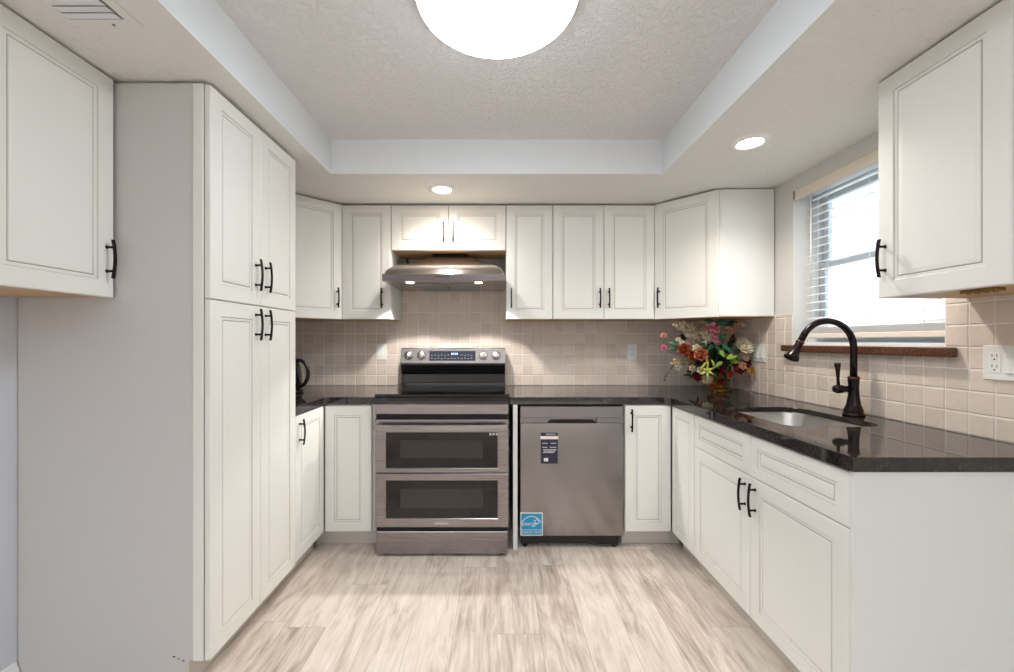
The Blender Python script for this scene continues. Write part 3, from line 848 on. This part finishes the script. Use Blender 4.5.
# ------------------------------------------------------------------ lamps
la = thing('ceiling_light', 'large round white flush ceiling lamp in the tray ceiling', 'lamp', (0, 1.297, ZT))
b = MB(); b.lathe([(.240, -.001), (.240, -.020), (.251, -.026), (.254, -.042), (.251, -.048)], n=72, cap=(True, False)); b.build('lamp_base', M['white'], la)
b = MB(); pr = [(.2505, -.046)]
for i in range(1, 11):
    a = PI/2*i/10; pr.append((.250*math.cos(a)+.0005, -.046-.052*math.sin(a)))
b.lathe(pr, n=72, cap=(False, True)); b.build('lamp_diffuser', M['lampd'], la)
def can(x, y, label, power):
    r = thing('recessed_light', label, 'lamp', (x, y, ZC), 0, 'recessed ceiling lights')
    b = MB(); b.lathe([(.052, -.0005), (.054, -.008), (.062, -.009), (.082, -.006), (.086, -.0005)], n=40, cap=(False, False)); b.build('lamp_trim', M['trimw'], r)
    b = MB(); b.lathe([(.053, -.002), (.001, -.0025)], n=32, cap=(True, False)); b.build('lamp_lens', M['canl'], r)
    ld = bpy.data.lights.new('can_lamp', 'SPOT'); ld.energy = power; ld.spot_size = math.radians(150); ld.spot_blend = .75; ld.shadow_soft_size = .045; ld.color = (1, .95, .89)
    lo_ = bpy.data.objects.new('can_lamp', ld); COL.objects.link(lo_); lo_.parent = r; lo_.location = (0, 0, -.012)
can(-.332, 2.505, 'small recessed ceiling lamp above the range hood', 7.2)
can(1.167, 1.913, 'small recessed ceiling lamp beside the window and sink', 10.5)

# ------------------------------------------------------------------ vent
vt = thing('ceiling_vent', 'white louvred air vent in the lower ceiling at top left', 'vent', (-1.135, 1.06, ZC))
b = MB()
for a in ((-.105, -.08, -.15, .15), (.075, .105, -.15, .15), (-.08, .075, .122, .15), (-.08, .075, -.15, -.122)):
    b.box(a[0], a[1], a[2], a[3], -.0035, -.0005, .001)
b.build('vent_frame', M['soffit'], vt)
b = MB(); b.box(-.08, .075, -.122, .122, -.0012, -.0004); b.build('vent_backing', M['print_dim'], vt)
b = MB()
for i in range(10):
    y = .108-i*.0235; c_, s_ = .0119, .004
    b.add([(-.0795, y-c_, -.0055), (.066, y-c_, -.0055), (.066, y+c_, -.0018), (-.0795, y+c_, -.0018), (-.0795, y-c_, -.0045), (.066, y-c_, -.0045), (.066, y+c_, -.0012), (-.0795, y+c_, -.0012)],
          [(0,1,2,3),(4,5,6,7),(0,1,5,4),(1,2,6,5),(2,3,7,6),(3,0,4,7)])
b.build('vent_louvre', M['trimw'], vt)
b = MB(); b.lathe([(.004, -.0065), (.003, -.0085), (.001, -.009)], (.03, .136, 0), 10); b.build('screw', M['print_dim'], vt)

# ------------------------------------------------------------------ outlets
def plate(name, label, cat, loc, rot, kind, gangs=1):
    r = thing(name, label, cat, loc, rot)
    w_ = .0355+.023*(gangs-1)*1.0
    hw = .035 if gangs == 1 else .058
    b = MB(); b.box(-hw, hw, -.0055, 0, -.0575, .0575, .0025); b.build('cover_plate', M['white'], r)
    xs = [0] if gangs == 1 else [-.023, .023]
    for i, x in enumerate(xs):
        k = kind[i]
        if k == 'outlet':
            b = MB(); b.box(x-.0165, x+.0165, -.0072, -.0056, -.034, .034, .0008); o = b.build('receptacle', M['white'], r)
            b = MB()
            for zc in (.018, -.017):
                b.box(x-.0078, x-.0058, -.0076, -.0071, zc+.001, zc+.010); b.box(x+.0058, x+.0078, -.0076, -.0071, zc+.001, zc+.010)
                b.lathe([(.0028, .0071), (.0028, .0076)], (x, 0, zc-.007), 10, axis='y')
            b.build('socket_slots', M['dark'], o)
        else:
            b = MB(); b.prism([(-.0056, -.033), (-.0056, .033), (-.0075, .033), (-.0105, -.033)], x-.0165, x+.0165, 'yz'); b.build('rocker', M['white'], r, bevel=.0006)
    return r
TY = YB-.0078; TX = XR-.0078
plate('light_switch', 'white switch plate on the back tiles just left of the range', 'switch', (-.858, TY, 1.140), 0, ['r'])
plate('power_outlet', 'white outlet plate on the back tiles right of the range', 'outlet', ((632-497)*TY/414.7, TY, 1.140), 0, ['outlet'])
plate('light_switch', 'white double switch plate on the right wall tiles beside the flowers', 'switch', (TX, 2.62, 1.148), -PI/2, ['r', 'r'], 2)
plate('power_outlet', 'white double plate with outlet and rocker under the right foreground cabinet', 'outlet', (TX, 1.355, 1.150), -PI/2, ['outlet', 'r'], 2)

# ------------------------------------------------------------------ kettle
kt = thing('electric_kettle', 'black electric kettle half hidden behind the pantry', 'kettle', (-1.335, 2.66, ZK+.001))
b = MB(); b.lathe([(.083, 0), (.088, .006), (.086, .016), (.07, .02)], n=32); b.build('power_base', M['black'], kt)
b = MB(); b.lathe([(.074, .021), (.078, .03), (.077, .09), (.068, .16), (.058, .2), (.054, .206)], n=36); b.build('body', mat('kettle_shell', (22, 22, 24), .18), kt)
b = MB(); b.lathe([(.055, .206), (.05, .215), (.02, .221), (.012, .223), (.012, .235), (.001, .237)], n=28); b.build('lid', M['black'], kt)
b = MB(); pts = [(.045, -.02, .205)]
for i in range(13):
    a = math.radians(115-i*215/12); pts.append((.080+.058*math.cos(a), -.03, .125+.083*math.sin(a)))
b.tube(pts, [.010]+[.0115]*12+[.009], 12); b.build('handle', M['black'], kt)
b = MB(); b.tube([(-.05, 0, .17), (-.085, 0, .195), (-.1, 0, .205)], [.022, .014, .01], 12); b.build('spout', M['black'], kt)

# ------------------------------------------------------------------ flower arrangement
FX, FY = 1.508, 2.80
fl = thing('flower_arrangement', 'artificial flower arrangement in a gold pedestal vase in the corner', 'flowers', (FX, FY, ZK+.001))
b = MB(); b.lathe([(.068, 0), (.070, .004), (.060, .010), (.048, .014), (.028, .019), (.024, .024), (.030, .030), (.044, .036), (.054, .046), (.056, .058), (.052, .064), (.046, .062)], n=36)
b.build('pedestal_vase', M['brass'], fl)
def cmat(n, c, r=.6, em=None): return mat(n, c, r, spec=.25)
FM = {k: cmat('petal_'+k, c) for k, c in dict(pink=(244, 158, 172), cream=(250, 240, 212), rust=(176, 84, 50), orange=(206, 120, 84), burg=(122, 40, 40),
      lime=(196, 200, 100), tan=(228, 206, 168), peach=(240, 184, 156), white=(250, 246, 236), mauve=(220, 196, 186), gold=(214, 164, 70)).items()}
FG = {k: cmat('leaf_'+k, c, .5) for k, c in dict(dark=(40, 84, 58), mid=(66, 136, 98), lime=(132, 160, 66), brown=(92, 66, 44), sage=(140, 148, 112)).items()}
CY = .0
def loc_of(px, py, Y):
    py = max(py, 324.0)
    s_ = 414.7/Y
    return Vector(((px-497)/s_-FX, Y-FY, 1.222+(341-py)/s_-ZK-.001))
def orient(n):
    n = n.normalized(); q = n.to_track_quat('Z', 'Y'); return q.to_matrix().to_4x4()
rf = random.Random(21)
def petal(b, mtx, L, w, cup, twist=0, n=4, point=.25):
    # strip surface from base to tip, cupped; two-sided sheet with thickness
    rings = []
    for i in range(n+1):
        t2 = i/n; ww = w*math.sin(PI*min(1, .12+t2*.80))*(1-point*t2); z = L*(math.sin(cup*t2)) ; y = L*math.cos(cup*t2)*t2
        z = L*t2*math.sin(cup*t2*1.0)
        lift = .25*w
        rings.append([(-ww/2, y, z+lift), (0, y, z), (ww/2, y, z+lift), (0, y, z-.0012)])
    b.x = mtx; b.loft(rings, (True, True), True); b.x = Matrix()
def rose(c, nrm, R, m_, name='rose', label=None):
    b = MB(); base_ = Matrix.Translation(c) @ orient(nrm)
    for ring, (k, tiltf, ln, wd) in enumerate(((3, 1.35, .45, .55), (4, 1.15, .62, .7), (5, .85, .82, .85), (6, .5, 1.0, .95))):
        for i in range(k):
            a = 2*PI*i/k+ring*.7+rf.uniform(-.1, .1)
            mt = base_ @ Matrix.Rotation(a, 4, 'Z') @ Matrix.Translation((0, R*.05, 0)) @ Matrix.Rotation(tiltf*.6, 4, 'X')
            petal(b, mt, R*ln*1.1, R*wd*1.1, tiltf*.6, point=.05)
    b.x = base_; b.lathe([(.001, -R*.1), (R*.22, 0), (R*.28, R*.3), (R*.18, R*.5), (.001, R*.55)], n=10); b.x = Matrix()
    o = b.build(name, m_, fl, fix=False)
    if label: o['label'] = label
    return o
def daisy(c, nrm, R, m_, k=14, rows=3, name='chrysanthemum', label=None, wd=.28, cup=.5):
    b = MB(); base_ = Matrix.Translation(c) @ orient(nrm)
    for row in range(rows):
        for i in range(k):
            a = 2*PI*i/k+row*.22+rf.uniform(-.08, .08)
            mt = base_ @ Matrix.Rotation(a, 4, 'Z') @ Matrix.Rotation(.25+row*.38, 4, 'X')
            petal(b, mt, R*(1-.18*row), R*wd, cup, point=.4)
    b.x = base_; b.lathe([(.001, 0), (R*.18, R*.05), (R*.14, R*.2), (.001, R*.25)], n=8); b.x = Matrix()
    o = b.build(name, m_, fl, fix=False)
    if label: o['label'] = label
    return o
def leaf(c, d, L, w, m_, up=Vector((0, -1, .5)), name='leaf'):
    b = MB(); d = Vector(d).normalized(); u = (up-d*up.dot(d)).normalized(); x = d.cross(u)
    mt = Matrix.Translation(c) @ Matrix((x, d, u)).transposed().to_4x4()
    petal(b, mt, L, w, -.35, n=6, point=.5)
    return b.build(name, m_, fl, fix=False)
def sprig(p0, p1, m_, n, r, sag=.0, name='blossom_sprig', stem=None, label=None):
    b = MB(); pts = []
    p0, p1 = Vector(p0), Vector(p1)
    for i in range(n+1):
        t2 = i/n; p = p0.lerp(p1, t2); p.z -= sag*4*t2*(1-t2)*-1
        pts.append(p)
    b.mi = 1; b.tube(pts, .0016, 6); b.mi = 0
    for i in range(1, n+1):
        for k in range(5):
            c = pts[i]+Vector((rf.uniform(-1, 1), rf.uniform(-1, .6), rf.uniform(-1, 1)))*r*1.25
            base_ = Matrix.Translation(c) @ orient(Vector((rf.uniform(-1, 1), -1.2, rf.uniform(-.6, 1))))
            for j in range(5):
                petal(b, base_ @ Matrix.Rotation(2*PI*j/5, 4, 'Z') @ Matrix.Rotation(.3, 4, 'X'), r, r*.8, .4, n=2, point=.1)
    o = b.build(name, [m_, stem or FG['brown']], fl, fix=False)
    if label: o['label'] = label
    return o
F_ = Vector((-.15, -1, .25))
heart = loc_of(712, 362, 2.79)
b = MB()
tg = []
def stem_to(p):
    a = Vector((0, 0, .07)); m = (a+p)/2+Vector((0, 0, .04)); pts = [a.lerp(m, t2).lerp(m.lerp(p, t2), t2) for t2 in (0, .25, .5, .75, 1)]
    b.tube(pts, .0018, 6)
spec = [  # px, py, depth, radius, colour, kind
 (711.5, 331, 2.66, .036, 'pink', 'rose'), (714, 340.5, 2.67, .022, 'pink', 'rose'),
 (706, 338, 2.69, .026, 'cream', 'rose'), (701, 332, 2.72, .021, 'cream', 'rose'), (702, 325, 2.74, .020, 'tan', 'rose'),
 (684, 350.5, 2.68, .034, 'rust', 'rose'), (700, 355, 2.65, .038, 'orange', 'rose'), (693, 357, 2.68, .030, 'rust', 'rose'),
 (682, 343.5, 2.70, .022, 'white', 'mum'), (690, 344, 2.72, .026, 'mauve', 'rose'), (696, 349, 2.66, .022, 'cream', 'rose'),
 (737, 368, 2.66, .036, 'burg', 'rose'), (744, 363, 2.68, .028, 'burg', 'rose'), (744, 358, 2.66, .028, 'tan', 'mum'), (741, 366, 2.64, .022, 'peach', 'rose'),
 (749, 371, 2.66, .022, 'gold', 'rose'), (697, 376.5, 2.70, .028, 'burg', 'rose'), (705, 379, 2.68, .032, 'cream', 'mum'),
 (664, 336, 2.72, .017, 'peach', 'rose'), (664.5, 348, 2.72, .018, 'pink', 'rose'), (733, 369, 2.67, .018, 'peach', 'rose'),
 (727, 331, 2.70, .020, 'peach', 'rose'), (717, 376, 2.70, .020, 'rust', 'rose'), (722, 370, 2.68, .022, 'burg', 'rose'),
 (672, 349, 2.71, .016, 'white', 'mum'), (678, 340, 2.70, .018, 'cream', 'mum'), (693, 329, 2.70, .018, 'tan', 'mum'), (688, 336, 2.70, .020, 'cream', 'mum'), (700, 370, 2.66, .020, 'cream', 'rose'), (692, 368, 2.68, .018, 'tan', 'rose'), (724, 337, 2.70, .018, 'tan', 'rose'), (731, 357, 2.66, .018, 'cream', 'rose'), (735, 325, 2.70, .016, 'peach', 'mum'), (711, 386, 2.72, .014, 'rust', 'rose'), (720, 381, 2.71, .022, 'burg', 'rose'), (710, 378, 2.69, .018, 'tan', 'mum'), (704, 343.5, 2.68, .018, 'white', 'mum'), (680, 329, 2.71, .020, 'cream', 'mum'), (687, 326, 2.71, .016, 'tan', 'mum'), (735, 345, 2.70, .016, 'tan', 'mum'), (728, 375, 2.69, .018, 'rust', 'rose'), (720, 352, 2.68, .016, 'mauve', 'rose'), (689, 366, 2.74, .02, 'tan', 'mum'), (713, 383, 2.74, .018, 'gold', 'rose')]
nm = {'pink': 'pink rose', 'cream': 'cream rose', 'rust': 'rust brown rose', 'orange': 'orange rose', 'burg': 'burgundy rose', 'tan': 'tan blossom', 'peach': 'peach rosebud',
      'white': 'small white blossom', 'mauve': 'mauve rose', 'gold': 'golden rosebud'}
for px, py, Y, R, c, k in spec:
    p = loc_of(px, py, Y); stem_to(p+Vector((0, .02, -.01)))
    n_ = F_+(p-heart)*1.5
    (rose if k == 'rose' else daisy)(p, n_, R*1.32, FM[c], label=nm[c])
p = loc_of(741.5, 348, 2.65); stem_to(p)
daisy(p, Vector((.1, -1, .55)), .074, FM['cream'], 20, 3, label='large cream chrysanthemum', wd=.22, cup=.35)
# lilies
def lily(px, py, Y, R, nrm):
    p = loc_of(px, py, Y); b2 = MB(); base_ = Matrix.Translation(p) @ orient(nrm)
    for i in range(6):
        petal(b2, base_ @ Matrix.Rotation(2*PI*i/6, 4, 'Z') @ Matrix.Rotation(.55, 4, 'X'), R, R*.42, -.5, n=5, point=.5)
    stem_to(p)
    b2.build('lily', FM['lime'], fl, fix=False)['label'] = 'yellow green lily'
lily(707, 371, 2.63, .050, Vector((-.2, -1, .1)))
for a_, c_, L in (((708, 366), (-.18, -.05, 1), .085), ((711, 360), (.5, 0, -.8), .075), ((706, 362), (-.6, 0, -.9), .07)):
    leaf(loc_of(a_[0], a_[1], 2.62), c_, L, .020, FM['lime'], name='long_petal')
# leaves
lv = [(716, 348, 2.64, (.5, 0, -.5), .060, 'mid'), (711, 344, 2.66, (-.3, 0, -.7), .05, 'mid'), (722, 346, 2.65, (.6, 0, -.3), .06, 'mid'), (719, 340, 2.68, (.6, 0, .6), .055, 'mid'),
 (716, 322, 2.72, (.8, 0, .2), .07, 'mid'), (722, 324, 2.74, (.9, 0, -.1), .06, 'dark'), (712, 322, 2.74, (-.6, 0, .4), .05, 'mid'), (727, 319.5, 2.72, (.6, 0, .15), .06, 'dark'),
 (705, 345, 2.66, (-.8, 0, -.2), .05, 'dark'), (724, 357, 2.63, (-.3, 0, .6), .055, 'lime'), (727, 359, 2.63, (.7, 0, .3), .065, 'lime'), (730, 362, 2.64, (.8, 0, .1), .06, 'lime'), (722, 362, 2.64, (-.4, 0, -.3), .05, 'lime'),
 (677, 348, 2.70, (-.9, 0, -.2), .05, 'dark'), (675, 345, 2.70, (-.8, 0, .4), .045, 'mid'), (689, 353, 2.72, (-.5, 0, -.9), .07, 'dark'), (695, 364, 2.72, (-.7, 0, -.6), .07, 'brown'),
 (713, 374, 2.68, (.5, 0, -.5), .055, 'dark'), (720, 374, 2.70, (.6, 0, -.4), .055, 'dark'), (728, 366, 2.70, (-.2, 0, -.8), .05, 'dark'), (733, 353, 2.70, (.6, 0, .3), .055, 'dark'),
 (747, 365, 2.66, (.5, 0, -.8), .05, 'brown'), (700, 341, 2.74, (-.7, 0, .5), .07, 'brown'), (680, 335, 2.76, (.7, 0, -.6), .06, 'dark'), (731, 343, 2.74, (.3, 0, .8), .06, 'brown'),
 (704, 368, 2.70, (-.5, 0, -.7), .06, 'dark'), (717, 354, 2.70, (0, 0, -1), .06, 'dark'), (711, 377, 2.72, (-.6, 0, -.5), .05, 'lime'), (745, 352, 2.72, (.7, 0, .2), .05, 'dark'),
 (695, 338, 2.76, (-.5, 0, .8), .07, 'dark'), (708, 352, 2.72, (.3, 0, 1), .07, 'dark'), (728, 348, 2.74, (.5, 0, .9), .06, 'dark')]
for px, py, Y, d_, L, c in lv:
    leaf(loc_of(px, py, Y), (d_[0], rf.uniform(-.4, .1), d_[2]), L*1.15, L*.72, FG[c], up=Vector((rf.uniform(-.4, .4), -1, .4)))
# dense greenery in the middle, uncountable
b3 = MB()
for i in range(300):
    th, ph = rf.uniform(0, 2*PI), rf.uniform(-.9, 1.2); rr = rf.uniform(.02, .145)
    c = heart+Vector((rr*1.15*math.cos(th)*math.cos(ph), .02+rr*.5*math.sin(th), rr*.98*math.sin(ph)-.015))
    d_ = Vector((rf.uniform(-1, 1), rf.uniform(-1, .2), rf.uniform(-1, 1))).normalized(); u = Vector((rf.uniform(-.5, .5), -1, .6)); u = (u-d_*u.dot(d_)).normalized()
    mt = Matrix.Translation(c) @ Matrix((d_.cross(u), d_, u)).transposed().to_4x4()
    b3.mi = rf.choice((0, 0, 1, 2)); petal(b3, mt, rf.uniform(.03, .065), .028, -.3, n=3, point=.5)
fo = b3.build('foliage', [FG['dark'], FG['brown'], FG['mid']], fl, fix=False); fo['kind'] = 'stuff'
# sprigs
for (a_, c_, m_, n__, r_s, sag) in (((703, 345), (674, 320), 'tan', 9, .014, .012), ((699, 341), (681, 322), 'cream', 7, .013, .015), ((697, 335), (690, 319), 'tan', 4, .012, 0),
      ((724, 338), (739, 318), 'peach', 6, .012, .0), ((736, 326), (742, 318.5), 'white', 3, .010, 0), ((694, 362), (672, 362), 'tan', 7, .013, .01),
      ((674, 364), (664, 380), 'tan', 5, .007, .008), ((690, 360), (677, 368), 'cream', 4, .012, 0)):
    p0, p1 = loc_of(a_[0], a_[1], 2.72), loc_of(c_[0], c_[1], 2.70)
    sprig(p0, p1, FM[m_] if not (a_ == (674, 364)) else FG['sage'], n__, r_s, sag, label=None)
b.build('stems', FG['brown'], fl)
